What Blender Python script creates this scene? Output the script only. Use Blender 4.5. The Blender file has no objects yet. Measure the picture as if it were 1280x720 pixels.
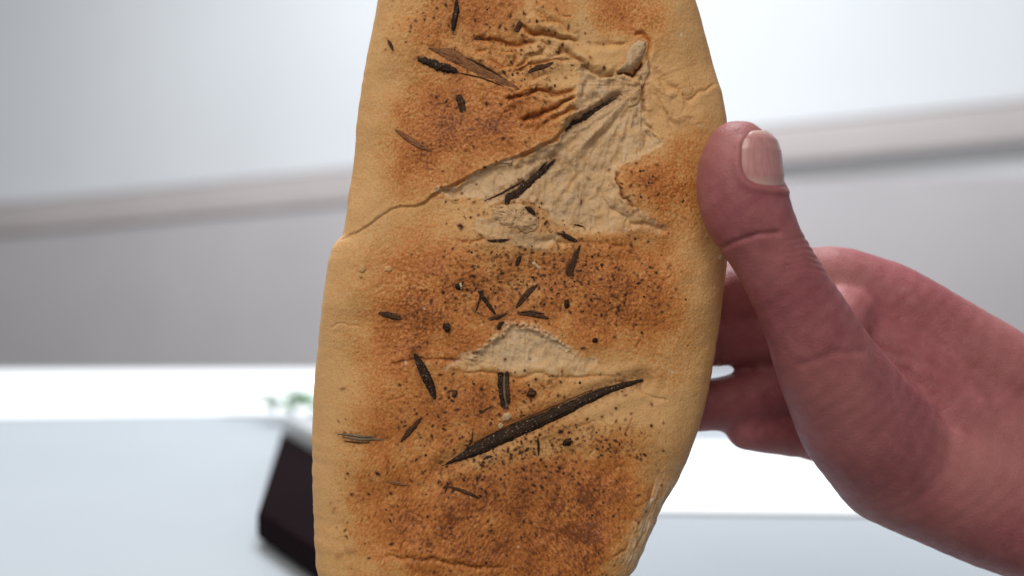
import bpy, bmesh, math
import numpy as np
from mathutils import Vector

# ------------------------------------------------------------------ camera, world, lamps, exposure
scene = bpy.context.scene
PX = 0.0002                       # one photograph pixel on the bread's face, in metres
CAM_D = 0.26
cam_d = bpy.data.cameras.new('camera')
cam_d.sensor_width = 36.0
cam_d.lens = 36.0 * CAM_D / (1280 * PX)
cam_d.clip_start = 0.01
cam_d.clip_end = 50.0
cam_d.dof.use_dof = True
cam_d.dof.focus_distance = CAM_D + 0.001
cam_d.dof.aperture_fstop = 6.5
cam = bpy.data.objects.new('camera', cam_d)
cam.location = (0, -CAM_D, 0)
cam.rotation_euler = (math.radians(90), 0, 0)
scene.collection.objects.link(cam)
scene.camera = cam

world = bpy.data.worlds.new('World')
scene.world = world
world.use_nodes = True
bg = world.node_tree.nodes['Background']
bg.inputs[0].default_value = (0.90, 0.94, 1.0, 1)
bg.inputs[1].default_value = 0.27


def area(name, loc, target, size, power, col):
    d = bpy.data.lights.new(name, 'AREA')
    d.shape = 'RECTANGLE'
    d.size, d.size_y = size
    d.energy = power
    d.color = col
    o = bpy.data.objects.new(name, d)
    o.location = loc
    o.rotation_euler = (Vector(target) - Vector(loc)).to_track_quat('-Z', 'Y').to_euler()
    scene.collection.objects.link(o)
    return o


area('window_light', (-0.36, -0.88, 0.80), (0.0, 0.0, 0.0), (1.0, 0.7), 12.4, (1.0, 0.95, 0.86))
area('room_light', (-0.2, 0.6, 1.30), (-0.1, 1.2, -0.05), (0.9, 0.6), 40.0, (0.90, 0.95, 1.0))

scene.view_settings.view_transform = 'Standard'
scene.view_settings.look = 'None'
scene.view_settings.exposure = 0.0
scene.view_settings.gamma = 1.0
scene.view_settings.use_curve_mapping = False
scene.cycles.use_denoising = True
scene.cycles.max_bounces = 6

C = scene.collection


def W(u, v, h=0.0):
    """photo-sized pixel units -> metres. h grows towards the viewer."""
    return ((u - 640.0) * PX, -h * PX, (360.0 - v) * PX)


# ------------------------------------------------------------------ object helpers
def link(name, mesh, mat=None, parent=None, label=None, cat=None, group=None, kind=None, loc=None):
    o = bpy.data.objects.new(name, mesh)
    C.objects.link(o)
    if mat is not None and mesh is not None:
        mesh.materials.clear()
        mesh.materials.append(mat)
    if loc is not None:
        o.location = loc
    if parent is not None:
        o.parent = parent
    if label: o['label'] = label
    if cat: o['category'] = cat
    if group: o['group'] = group
    if kind: o['kind'] = kind
    return o


def mesh_from(name, verts, faces, smooth=True):
    me = bpy.data.meshes.new(name)
    me.from_pydata([tuple(p) for p in verts], [], faces)
    me.update()
    if smooth:
        me.polygons.foreach_set('use_smooth', [True] * len(me.polygons))
    return me


def grid_mesh(name, P, closed_cols=True):
    """P: rows x cols x 3 array -> quad mesh, quickly."""
    r, c, _ = P.shape
    me = bpy.data.meshes.new(name)
    idx = np.arange(r * c).reshape(r, c)
    if closed_cols:
        nxt = np.roll(idx, -1, axis=1)
        a, b, cc, d = idx[:-1], idx[1:], nxt[1:], nxt[:-1]
    else:
        a, b, cc, d = idx[:-1, :-1], idx[1:, :-1], idx[1:, 1:], idx[:-1, 1:]
    q = np.stack([a, b, cc, d], -1).reshape(-1, 4)
    me.vertices.add(r * c)
    me.vertices.foreach_set('co', P.reshape(-1).astype(np.float32))
    me.loops.add(q.size)
    me.loops.foreach_set('vertex_index', q.reshape(-1).astype(np.int32))
    me.polygons.add(len(q))
    me.polygons.foreach_set('loop_start', (np.arange(len(q)) * 4).astype(np.int32))
    me.polygons.foreach_set('loop_total', np.full(len(q), 4, np.int32))
    me.polygons.foreach_set('use_smooth', np.ones(len(q), bool))
    me.update(calc_edges=True)
    me.validate()
    return me


def attr(me, name, values):
    a = me.attributes.new(name, 'FLOAT', 'POINT')
    a.data.foreach_set('value', np.asarray(values, np.float32).reshape(-1))


# ------------------------------------------------------------------ node helpers
class N:
    def __init__(self, name):
        self.m = bpy.data.materials.new(name)
        self.m.use_nodes = True
        self.t = self.m.node_tree
        self.b = self.t.nodes['Principled BSDF']

    def n(self, kind, **kw):
        x = self.t.nodes.new(kind)
        for k, v in kw.items():
            setattr(x, k, v)
        return x

    def l(self, a, b):
        self.t.links.new(a, b)

    def setv(self, sock, v):
        if hasattr(v, 'is_output') or isinstance(v, bpy.types.NodeSocket):
            self.l(v, sock)
        else:
            sock.default_value = v

    def attr(self, name):
        return self.n('ShaderNodeAttribute', attribute_name=name).outputs['Fac']

    def obj(self):
        return self.n('ShaderNodeTexCoord').outputs['Object']

    def mapping(self, vec, scale=(1, 1, 1), rot=(0, 0, 0)):
        x = self.n('ShaderNodeMapping')
        self.l(vec, x.inputs[0])
        x.inputs['Scale'].default_value = scale
        x.inputs['Rotation'].default_value = rot
        return x.outputs[0]

    def noise(self, vec, scale, detail=3, rough=0.55):
        x = self.n('ShaderNodeTexNoise')
        self.l(vec, x.inputs['Vector'])
        x.inputs['Scale'].default_value = scale
        x.inputs['Detail'].default_value = detail
        x.inputs['Roughness'].default_value = rough
        return x.outputs['Fac']

    def math(self, op, a, b=0.0, clamp=False):
        x = self.n('ShaderNodeMath', operation=op, use_clamp=clamp)
        self.setv(x.inputs[0], a)
        self.setv(x.inputs[1], b)
        return x.outputs[0]

    def ramp(self, fac, stops):
        x = self.n('ShaderNodeValToRGB')
        self.setv(x.inputs[0], fac)
        e = x.color_ramp.elements
        while len(e) < len(stops):
            e.new(0.5)
        for k, (p, c) in enumerate(stops):
            e[k].position = p
            e[k].color = (c[0], c[1], c[2], 1)
        return x.outputs[0]

    def mix(self, fac, a, b, blend='MIX'):
        x = self.n('ShaderNodeMix', data_type='RGBA', blend_type=blend)
        self.setv(x.inputs['Factor'], fac)
        self.setv(x.inputs['A'], a if not isinstance(a, tuple) else (*a[:3], 1))
        self.setv(x.inputs['B'], b if not isinstance(b, tuple) else (*b[:3], 1))
        return x.outputs['Result']

    def maprange(self, v, a, b, c=0.0, d=1.0):
        x = self.n('ShaderNodeMapRange')
        self.setv(x.inputs[0], v)
        for k, q in enumerate((a, b, c, d)):
            x.inputs[k + 1].default_value = q
        return x.outputs[0]

    def bump(self, height, strength, dist):
        x = self.n('ShaderNodeBump')
        x.inputs['Strength'].default_value = strength
        x.inputs['Distance'].default_value = dist
        self.l(height, x.inputs['Height'])
        self.l(x.outputs[0], self.b.inputs['Normal'])

    def base(self, c, rough=0.7, spec=0.3):
        self.setv(self.b.inputs['Base Color'], c if not isinstance(c, tuple) else (*c[:3], 1))
        self.setv(self.b.inputs['Roughness'], rough)
        self.b.inputs['Specular IOR Level'].default_value = spec
        return self.m


def srgb(r, g, b):
    f = lambda c: ((c / 255 + 0.055) / 1.055) ** 2.4 if c > 10 else c / 255 / 12.92
    return (f(r), f(g), f(b))


# crust: colour follows how far each patch is baked (attributes), grain from noise
def crust_material():
    k = N('bread_crust')
    p = k.obj()
    toast_and_shade, crumb, char_and_shade, flour = k.attr('toast_and_shade'), k.attr('crumb'), k.attr('char_and_shade'), k.attr('flour')
    g1 = k.noise(p, 1900, 2, 0.5)
    g2 = k.noise(p, 380, 3, 0.6)
    g3 = k.noise(p, 55, 3, 0.6)
    t = k.math('ADD', toast_and_shade, k.math('MULTIPLY', k.math('SUBTRACT', g1, 0.5), 0.62))
    t = k.math('ADD', t, k.math('MULTIPLY', k.math('SUBTRACT', g2, 0.5), 0.22))
    t = k.math('ADD', t, k.math('MULTIPLY', k.math('SUBTRACT', g3, 0.5), 0.16), True)
    crust = k.ramp(t, [(0.0, (0.610, 0.352, 0.148)), (0.22, (0.560, 0.274, 0.090)), (0.48, (0.495, 0.176, 0.040)),
                       (0.78, (0.360, 0.112, 0.023)), (1.0, (0.180, 0.050, 0.012))])
    cr = k.ramp(k.math('ADD', k.math('MULTIPLY', g2, 0.6), k.math('MULTIPLY', g1, 0.4)),
                [(0.30, (0.440, 0.272, 0.140)), (0.52, (0.560, 0.375, 0.212)), (0.72, (0.640, 0.475, 0.300))])
    c = k.mix(crumb, crust, cr)
    c = k.mix(flour, c, (0.66, 0.55, 0.38))
    c = k.mix(k.math('MULTIPLY', char_and_shade, 1.25, True), c, k.ramp(k.math('ADD', char_and_shade, k.math('MULTIPLY', k.math('SUBTRACT', g2, 0.5), 0.5)),
              [(0.15, (0.27, 0.095, 0.026)), (0.6, (0.105, 0.036, 0.012)), (1.0, (0.024, 0.009, 0.005))]))
    g0 = k.noise(p, 3600, 2, 0.5)
    hgt = k.math('ADD', k.math('ADD', g1, k.math('MULTIPLY', g0, 0.6)), k.math('MULTIPLY', g2, 0.30))
    k.bump(hgt, 0.37, 0.0004)
    rough = k.maprange(toast_and_shade, 0.0, 1.0, 0.62, 0.50)
    rough = k.math('ADD', rough, k.math('MULTIPLY', char_and_shade, 0.3))
    k.base(c, rough, 0.30)
    k.b.inputs['Subsurface Weight'].default_value = 0.12
    k.b.inputs['Subsurface Radius'].default_value = (0.0012, 0.0006, 0.0003)
    k.b.inputs['Subsurface Scale'].default_value = 0.6
    return k.m


def fibre_material(name, dark, light, streak=0.5, fleck=0.06, rough=0.55):
    k = N(name)
    cx = k.n('ShaderNodeCombineXYZ')
    k.l(k.attr('along'), cx.inputs[0]); k.l(k.attr('across'), cx.inputs[1])
    st = k.noise(k.mapping(cx.outputs[0], (300, 3000, 1)), 1.0, 3, 0.6)
    p = k.obj()
    fl = k.noise(p, 2300, 2, 0.5)
    c = k.ramp(st, [(0.35, dark), (0.5, tuple((a * (1 - streak) + b * streak) for a, b in zip(dark, light))), (0.72, light)])
    pale = k.maprange(fl, 0.63, 0.72, 0.0, fleck * 10)
    c = k.mix(k.math('MINIMUM', pale, 1.0), c, (0.36, 0.27, 0.18))
    k.bump(k.math('ADD', st, fl), 0.6, 0.0004)
    return k.base(c, rough, 0.14)


M_CRUST = crust_material()
M_CHAR = fibre_material('charred_fibre', (0.012, 0.006, 0.004), (0.075, 0.038, 0.020), 0.32, 0.085)
M_CHAR2 = fibre_material('dark_brown_fibre', (0.022, 0.010, 0.006), (0.13, 0.058, 0.026), 0.4, 0.03)
M_STRAW = fibre_material('toasted_straw', (0.090, 0.030, 0.012), (0.34, 0.150, 0.062), 0.6, 0.02)
M_GREY = fibre_material('grey_fibre', (0.075, 0.052, 0.036), (0.27, 0.19, 0.12), 0.5, 0.02)


def crumb_material():
    k = N('torn_crumb')
    p = k.obj()
    a, b = k.noise(p, 420, 4, 0.65), k.noise(p, 1600, 2, 0.5)
    c = k.ramp(k.math('ADD', k.math('MULTIPLY', a, 0.7), k.math('MULTIPLY', b, 0.3)),
               [(0.3, (0.40, 0.240, 0.125)), (0.52, (0.54, 0.365, 0.210)), (0.75, (0.63, 0.475, 0.310))])
    sp = k.maprange(k.noise(p, 1250, 2, 0.5), 0.64, 0.72, 0, 0.7)
    c = k.mix(sp, c, (0.14, 0.055, 0.022))
    k.bump(k.math('ADD', a, b), 0.5, 0.0006)
    return k.base(c, 0.75, 0.2)


M_CRUMB = crumb_material()

# ------------------------------------------------------------------ fields over the bread's face (1 pixel grid)
U0, U1, V0, V1 = 350, 989, -240, 911
NU, NV = U1 - U0 + 1, V1 - V0 + 1
UU, VV = np.meshgrid(np.arange(U0, U1 + 1, dtype=np.float64), np.arange(V0, V1 + 1, dtype=np.float64))
_fu = np.fft.fftfreq(NU)[None, :]
_fv = np.fft.fftfreq(NV)[:, None]


def field(wave, seed, stretch=1.0, angle=0.0, band=False):
    """gaussian random field, unit variance; wave = feature size in px; stretch along angle (degrees, image axes)."""
    rng = np.random.default_rng(seed)
    F = np.fft.fft2(rng.standard_normal((NV, NU)))
    ca, sa = math.cos(math.radians(angle)), math.sin(math.radians(angle))
    fa = (_fu * ca + _fv * sa) * stretch
    fb = -_fu * sa + _fv * ca
    f = np.sqrt(fa ** 2 + fb ** 2) * wave
    G = np.exp(-(f ** 2) * 2.0)
    if band:
        G *= (1 - np.exp(-(f ** 2) * 6.0))
    r = np.real(np.fft.ifft2(F * G))
    r -= r.mean()
    return r / r.std()


def samp(A, u, v):
    x = np.clip(np.asarray(u, float) - U0, 0, NU - 1.001)
    y = np.clip(np.asarray(v, float) - V0, 0, NV - 1.001)
    i, j = x.astype(int), y.astype(int)
    a, b = x - i, y - j
    return (A[j, i] * (1 - a) * (1 - b) + A[j, i + 1] * a * (1 - b) + A[j + 1, i] * (1 - a) * b + A[j + 1, i + 1] * a * b)


def sstep(a, b, x):
    t = np.clip((x - a) / (b - a), 0, 1)
    return t * t * (3 - 2 * t)


def polyline(pts, u=UU, v=VV):
    """unsigned distance, signed side (+ = below / right of travel) and parameter 0..1 along a polyline"""
    pts = np.asarray(pts, float)
    seg = np.linalg.norm(np.diff(pts, axis=0), axis=1)
    cum = np.concatenate([[0], np.cumsum(seg)])
    best = np.full(u.shape, 1e9); side = np.zeros(u.shape); par = np.zeros(u.shape)
    for k in range(len(seg)):
        a, b = pts[k], pts[k + 1]
        d = (b - a) / max(seg[k], 1e-9)
        ru, rv = u - a[0], v - a[1]
        t = np.clip(ru * d[0] + rv * d[1], 0, seg[k])
        du, dv = ru - t * d[0], rv - t * d[1]
        dist = np.hypot(du, dv)
        m = dist < best
        best[m] = dist[m]
        side[m] = (d[0] * rv - d[1] * ru)[m]
        par[m] = ((cum[k] + t) / cum[-1])[m]
    return best, np.sign(side) * best, par


def poly_sd(pts, u=UU, v=VV):
    """signed distance to a polygon, negative inside"""
    pts = np.asarray(pts, float)
    d, _, _ = polyline(np.vstack([pts, pts[:1]]), u, v)
    ins = np.zeros(u.shape, bool)
    n = len(pts)
    for k in range(n):
        x1, y1 = pts[k]; x2, y2 = pts[(k + 1) % n]
        if y1 == y2: continue
        c = ((y1 > v) != (y2 > v)) & (u < (x2 - x1) * (v - y1) / (y2 - y1) + x1)
        ins ^= c
    return np.where(ins, -d, d)


def box(pts, m):
    p = np.asarray(pts, float)
    i0, i1 = int(max(p[:, 0].min() - m - U0, 0)), int(min(p[:, 0].max() + m - U0 + 1, NU))
    j0, j1 = int(max(p[:, 1].min() - m - V0, 0)), int(min(p[:, 1].max() + m - V0 + 1, NV))
    return (slice(j0, j1), slice(i0, i1))


# outline (left and right edge for each v)
LP = np.array([(-215, 640), (-205, 585), (-185, 548), (-150, 515), (-100, 489), (-50, 474), (0, 465), (50, 455), (100, 446), (150, 439), (200, 436),
               (240, 429), (280, 424), (293, 421), (300, 413), (308, 408), (330, 402), (380, 395), (430, 390), (470, 386), (500, 384), (560, 382), (620, 383),
               (680, 385), (720, 387), (780, 402), (820, 435), (850, 480), (868, 530), (875, 600)], float)
RP = np.array([(-215, 680), (-205, 735), (-185, 775), (-150, 812), (-100, 842), (-50, 864), (0, 880), (30, 888), (60, 896), (85, 903), (110, 911), (140, 917),
               (180, 921), (250, 921), (310, 919), (330, 917), (360, 913), (400, 909), (450, 901), (490, 894), (520, 887), (550, 878), (580, 867), (610, 853),
               (640, 835), (660, 827), (680, 817), (700, 809), (720, 800), (760, 768), (810, 722), (850, 678), (868, 645), (875, 615)], float)
_rng = np.random.default_rng(5)
_vr = np.arange(V0, V1 + 1, dtype=float)


def smooth1(a, w):
    k = np.exp(-np.linspace(-2, 2, 2 * w + 1) ** 2); k /= k.sum()
    return np.convolve(np.pad(a, w, mode='edge'), k, mode='valid')


def edge_fn(P, w, seed, rag):
    base = smooth1(np.interp(_vr, P[:, 0], P[:, 1]), w)
    r = np.random.default_rng(seed).standard_normal(len(_vr))
    n1 = smooth1(r, 11); n1 /= n1.std()
    n2 = smooth1(np.random.default_rng(seed + 9).standard_normal(len(_vr)), 2); n2 /= n2.std()
    return base + rag * (0.8 * n1 + 0.05 * n2)


EL = edge_fn(LP, 4, 3, 0.25 + 0.15 * sstep(480, 560, _vr))
ER = edge_fn(RP, 5, 4, 0.22 + 0.5 * sstep(590, 660, _vr))

H = np.zeros((NV, NU))                         # height towards the viewer, px
H += 3.0 * field(95, 11) + 1.0 * field(40, 12) + 0.25 * field(17, 13)
H += 9.0 * (1 - ((UU - 648) / 262) ** 2)

n4a, n4b, n9a, n9b = field(4, 21), field(4, 22), field(10, 23), field(10, 24)
n20a, n20b = field(20, 25), field(20, 26)
WU, WV = UU + 0.6 * n4a + 1.3 * n9a + 3.0 * n20a, VV + 0.6 * n4b + 1.3 * n9b + 3.0 * n20b

crumb = np.zeros_like(H)
flour = np.zeros_like(H)
char_and_shade = np.zeros_like(H)
smear = np.zeros_like(H)                       # extra brown in creases, painted in as their shade

# --- the seam: the upper-left crust overlaps what lies below it
SEAM = [(405, 304), (428, 298), (452, 289), (470, 276), (488, 263), (503, 257), (518, 259), (530, 255), (548, 243), (575, 228), (610, 211), (640, 201), (668, 190),
        (690, 178), (706, 163), (722, 146), (750, 130), (772, 120), (790, 112)]
d, s, t = polyline(SEAM, UU + 0.25 * n4a + 0.8 * n20a, VV + 0.25 * n4b + 0.8 * n20b)
above = s < 0
fade = (0.45 + 0.55 * sstep(0.2, 0.45, t)) * sstep(0.0, 0.05, t) * (1 - 0.6 * sstep(0.75, 1.0, t))
H += fade * np.where(above, 3.4 * np.exp(-(d / 55.0)) * sstep(0, 3.0, d), -2.0 * np.exp(-d / 25))
H -= 2.2 * fade * np.exp(-(d / 1.5) ** 2)
SEAM_D, SEAM_S = d, s

# --- the big torn patch, crumb laid bare
T1 = [(546, 246), (575, 231), (612, 213), (640, 204), (672, 191), (698, 175), (712, 157), (722, 142), (721, 118), (723, 96), (734, 89), (745, 98), (757, 104),
      (775, 99), (792, 104), (803, 118), (806, 134), (812, 150), (819, 166), (820, 186), (802, 198), (784, 205), (770, 213), (768, 222), (778, 244), (788, 262),
      (806, 276), (832, 287), (790, 286), (760, 291), (735, 290), (712, 286), (694, 281), (682, 264), (668, 250), (648, 248), (625, 256), (606, 258), (590, 252), (566, 250)]
T1b = [(592, 288), (606, 276), (622, 270), (642, 286), (668, 294), (694, 296), (690, 306), (664, 310), (640, 304), (612, 300)]
T2 = [(562, 456), (590, 448), (601, 436), (614, 426), (628, 416), (635, 404), (650, 406), (665, 409), (680, 415), (692, 421), (706, 434), (719, 447), (736, 450),
      (744, 456), (736, 461), (700, 461), (640, 460), (600, 459)]
fib = field(3.0, 31, 5.0, 96)                  # fibres of the stretched crumb
fib2 = field(2.6, 32, 3.0, 60)
for pts, depth, rim in ((T1, 4.5, 1.6), (T1b, 2.0, 0.8), (T2, 3.4, 0.0)):
    sd = poly_sd(pts, WU, WV)
    soft = 9.0 * sstep(425, 455, VV) + 7.0 * sstep(262, 284, VV) * (VV < 330) + 3.0 * sstep(760, 800, UU) + 4.0 * np.exp(-((UU - 722) / 14) ** 2) * sstep(84, 96, VV) * (1 - sstep(140, 156, VV)) + 8.0 * sstep(748, 770, UU) * sstep(206, 226, VV) * (VV < 330)
    m = 1 - sstep(-2.2 - soft, 1.6 + 0.6 * soft, sd)
    crumb = np.maximum(crumb, m)
    H -= depth * (1 - sstep(-7 - 1.2 * soft, 1.0 + 0.5 * soft, sd))
    rim = rim * np.exp(-soft / 4)
    H += rim * np.exp(-((sd - 1.5) / 2.4) ** 2) * (0.6 + 0.7 * np.clip(n4a, -1, 2))
    flour = np.maximum(flour, 0.40 * np.exp(-((sd - 0.5) / 2.5) ** 2) * np.clip(0.5 + 0.6 * n4b, 0, 1))
    H += m * (0.28 * fib + 0.22 * fib2 + 0.6 * n9a + 0.10 * n4b)
T1M = crumb.copy()
# stretched dough: fibres fan out from the pinched knot
KU, KV = 800.0, 108.0
rad = np.hypot(UU - KU, VV - KV); th = np.arctan2(VV - KV, UU - KU)
fan = samp(field(3.4, 35), U0 + 60 + (th + math.pi) * 75 + 0.7 * n9a, V0 + 60 + rad * 0.06)
fan2 = samp(field(9, 36), U0 + 60 + (th + math.pi) * 75, V0 + 60 + rad * 0.10)
near = np.exp(-(rad / 150.0) ** 2)
zone = np.clip(T1M + 0.55 * np.exp(-(rad / 55.0) ** 2), 0, 1) * sstep(6, 24, rad)
H += zone * (0.50 * fan * (0.35 + 0.65 * np.clip(rad / 120, 0, 1)) + 1.0 * fan2 * near * np.clip(rad / 60, 0, 1))
crumb = np.clip(crumb * (0.92 + 0.10 * fan), 0, 1)
crumb *= np.clip(0.82 + 0.16 * n9b + 0.10 * n20a, 0, 0.95)
# bits of crust left on the bare crumb, and crumb dust around it
halo = np.exp(-np.clip(poly_sd([(700, 60), (735, 45), (830, 95), (850, 150), (830, 190), (800, 150), (745, 110)], UU, VV), 0, None) / 14.0)
PALE = 0.55 * halo

# pebbled rim above the second patch
RIM2 = [(588, 449), (603, 434), (628, 415), (637, 404), (652, 405), (668, 409), (684, 416), (696, 424), (708, 437), (720, 448)]
d, s, t = polyline(RIM2)
peb = 0.55 * field(4.2, 41, band=True) + 0.6 * field(9, 42) + 0.3 * field(2.2, 43)
H += np.exp(-(d / 5.0) ** 2) * np.clip(0.6 + 0.9 * peb, 0, 2.5) * 2.3
flour = np.maximum(flour, 0.55 * np.exp(-(d / 4.0) ** 2) * np.clip(0.4 + 0.5 * peb, 0, 1))


def crease(pts, w=2.2, depth=4.0, ridge=2.5, rw=9.0, side=1, brown=0.4, taper=0.18):
    """a fold: a narrow valley and a swelling on one side of it (side=+1: below/right of travel)"""
    b = box(pts, 60)
    d, s, t = polyline(pts, WU[b] * 0.5 + UU[b] * 0.5, WV[b] * 0.5 + VV[b] * 0.5)
    tp = sstep(0, taper, t) * (1 - sstep(1 - taper, 1.0, t)) if taper > 0 else 1.0
    endf = np.exp(-np.clip(d - 14, 0, None) / 6.0)
    depth *= 0.80; ridge *= 0.85
    H[b] -= tp * depth * np.exp(-(d / w) ** 2)
    ss = s * side
    H[b] += tp * endf * ridge * np.exp(-((ss - rw) / (rw * 0.75)) ** 2)
    H[b] += tp * endf * ridge * 0.45 * np.exp(-((ss + rw) / (rw * 0.75)) ** 2)
    smear[b] = np.maximum(smear[b], brown * tp * np.exp(-(d / (w * 0.95)) ** 2))  # shade of the valley, painted in as brown


# gathered folds left of the tear
crease([(588, 47), (604, 50), (640, 56), (664, 55), (672, 50)], 2.4, 6.5, 3.6, 9, 1, 0.5)
crease([(650, 33), (664, 41), (690, 45), (712, 50), (722, 53)], 2.6, 7.0, 4.0, 8, -1, 0.5, 0.1)
crease([(664, 12), (684, 24), (706, 36), (722, 44)], 3.0, 4.0, 3.4, 9, 1, 0.15)
crease([(740, 54), (762, 55), (786, 56)], 2.2, 4.5, 2.5, 8, 1, 0.3)
crease([(690, 67), (706, 67), (724, 77), (736, 90), (752, 98), (770, 96)], 2.6, 6.5, 3.6, 8, -1, 0.55, 0.08)
crease([(640, 90), (664, 82), (690, 76), (716, 78)], 2.2, 6.0, 3.4, 8, 1, 0.35)
crease([(642, 84), (662, 74), (684, 68)], 2.0, 4.5, 2.5, 6, -1, 0.25)
crease([(630, 125), (652, 122), (672, 117), (700, 117), (722, 114)], 2.6, 8.0, 4.0, 8, 1, 0.6, 0.12)
crease([(646, 152), (668, 146), (690, 135), (708, 127), (722, 121)], 2.8, 9.0, 4.6, 9, 1, 0.65, 0.12)
crease([(684, 154), (700, 144), (718, 138), (724, 142)], 2.4, 6.5, 3.4, 7, 1, 0.4, 0.1)
crease([(606, 73), (618, 79), (632, 83), (644, 78)], 2.0, 3.5, 2.0, 6, 1, 0.15)
crease([(643, 60), (644, 74), (640, 86)], 1.8, 3.4, 1.8, 5, 1, 0.15)
crease([(672, 50), (682, 58), (676, 70)], 1.8, 3.6, 1.8, 5, 1, 0.25)
crease([(770, 95), (778, 95), (788, 94), (796, 86), (801, 78)], 2.4, 6.0, 1.5, 6, -1, 0.9, 0.1)
# right of the tear
crease([(790, 44), (802, 42), (812, 54), (811, 72), (812, 88)], 2.0, 4.5, 1.8, 6, -1, 0.35, 0.05)
crease([(812, 88), (826, 99), (842, 110), (852, 119)], 3.4, 3.5, 3.4, 9, 1, 0.15)
crease([(795, 96), (800, 108), (803, 122), (806, 140)], 2.0, 7.0, 2.2, 6, -1, 0.6, 0.05)
crease([(818, 118), (826, 130), (834, 148), (842, 158)], 1.8, 3.0, 1.6, 6, 1, 0.2)
crease([(850, 128), (864, 124), (876, 117), (888, 113), (900, 101)], 1.8, 2.8, 1.6, 6, 1, 0.1)
crease([(852, 110), (850, 118), (858, 126)], 1.4, 2.0, 1.0, 4, 1, 0.1)
crease([(808, 152), (816, 162), (818, 176)], 1.8, 4.0, 1.8, 5, -1, 0.35)
crease([(768, 213), (772, 228), (780, 246), (792, 262)], 1.5, 5.0, 1.6, 8, -1, 0.75, 0.12)
crease([(746, 232), (752, 246), (764, 262), (784, 276), (816, 284), (842, 289)], 2.2, 3.6, 2.4, 8, -1, 0.15, 0.1)
# soft folds running out of the knot over the bare dough
for pp, ww in (([(796, 120), (776, 146), (752, 172), (728, 196)], 4.0), ([(800, 124), (792, 156), (778, 190), (760, 220)], 4.5), ([(802, 126), (806, 154), (808, 190)], 3.5),
               ([(788, 112), (764, 124), (742, 142), (722, 166)], 3.5), ([(735, 100), (728, 112), (726, 130)], 3.0), ([(745, 104), (750, 116), (744, 130)], 3.0),
               ([(700, 190), (716, 214), (728, 240), (734, 262)], 3.5), ([(660, 205), (690, 196), (712, 180)], 2.6)):
    crease(pp, ww, 2.0, 1.6, 8, 1, 0.0, 0.25)
# mid lines
crease([(566, 320), (574, 328), (582, 336)], 1.2, 2.2, 0.8, 4, 1, 0.5)
crease([(570, 301), (592, 302), (612, 302)], 1.2, 2.4, 1.0, 5, 1, 0.5)
crease([(660, 298), (700, 303), (752, 308), (790, 305)], 2.4, 2.6, 2.0, 8, 1, 0.1)
crease([(486, 449), (500, 450), (520, 449), (552, 449), (580, 452)], 1.5, 3.6, 1.6, 7, 1, 0.45, 0.1)
crease([(560, 464), (600, 466), (640, 470), (668, 468), (700, 470), (740, 469), (784, 470)], 1.9, 2.4, 1.4, 8, -1, 0.22)
crease([(738, 375), (752, 378), (768, 381)], 1.0, 2.0, 0.8, 4, 1, 0.6)
crease([(796, 480), (806, 490), (820, 497), (838, 498)], 1.3, 2.0, 1.2, 6, 1, 0.1)
crease([(470, 697), (500, 692), (540, 700), (600, 706), (650, 704)], 2.6, 2.6, 2.2, 8, -1, 0.12)
crease([(486, 688), (502, 682), (512, 676)], 1.2, 2.0, 0.8, 4, 1, 0.25)
crease([(405, 408), (430, 407), (452, 409)], 1.0, 1.3, 0.5, 4, 1, 0.05)
crease([(816, 600), (812, 640), (800, 672)], 2.4, 2.4, 1.8, 8, 1, 0.05)
crease([(802, 668), (799, 680), (803, 690)], 1.4, 3.0, 2.0, 5, 1, 0.1)
_r = np.random.default_rng(77)
for _ in range(26):                            # short random wrinkles and hairline cracks
    u, v = _r.uniform(470, 830), _r.uniform(300, 715)
    a = _r.uniform(0, math.pi); q = _r.uniform(5, 16)
    du, dv = math.cos(a) * q, math.sin(a) * q
    crease([(u - du, v - dv), (u + _r.normal(0, 2), v + _r.normal(0, 2)), (u + du, v + dv)], 1.1, _r.uniform(0.8, 1.8), 0.5, 4, 1, _r.uniform(0.1, 0.5))
for _ in range(30):                            # curls and scraps among the folds
    u, v = _r.uniform(600, 720), _r.uniform(20, 150)
    a = _r.normal(-0.25, 0.6); q = _r.uniform(5, 13)
    du, dv = math.cos(a) * q, math.sin(a) * q
    crease([(u - du, v - dv), (u + _r.normal(0, 3), v + _r.normal(0, 3)), (u + du, v + dv)], 1.5, _r.uniform(1.0, 2.6), 1.3, 4.5, 1, _r.uniform(0.05, 0.3))

# the rolled fold under the flap and the stiff pleat right of it
H += 5.5 * np.exp(-(((UU - 752) / 34) ** 2 + ((VV - 75 - 0.06 * (UU - 752)) / 15) ** 2) ** 1.6)
sdp = poly_sd([(811, 90), (826, 100), (846, 116), (872, 150), (850, 162), (832, 150), (815, 128), (806, 112)], WU, WV)
H += 4.0 * (1 - sstep(-12, 2, sdp))
PALE += 0.5 * (1 - sstep(-8, 4, sdp))

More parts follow.
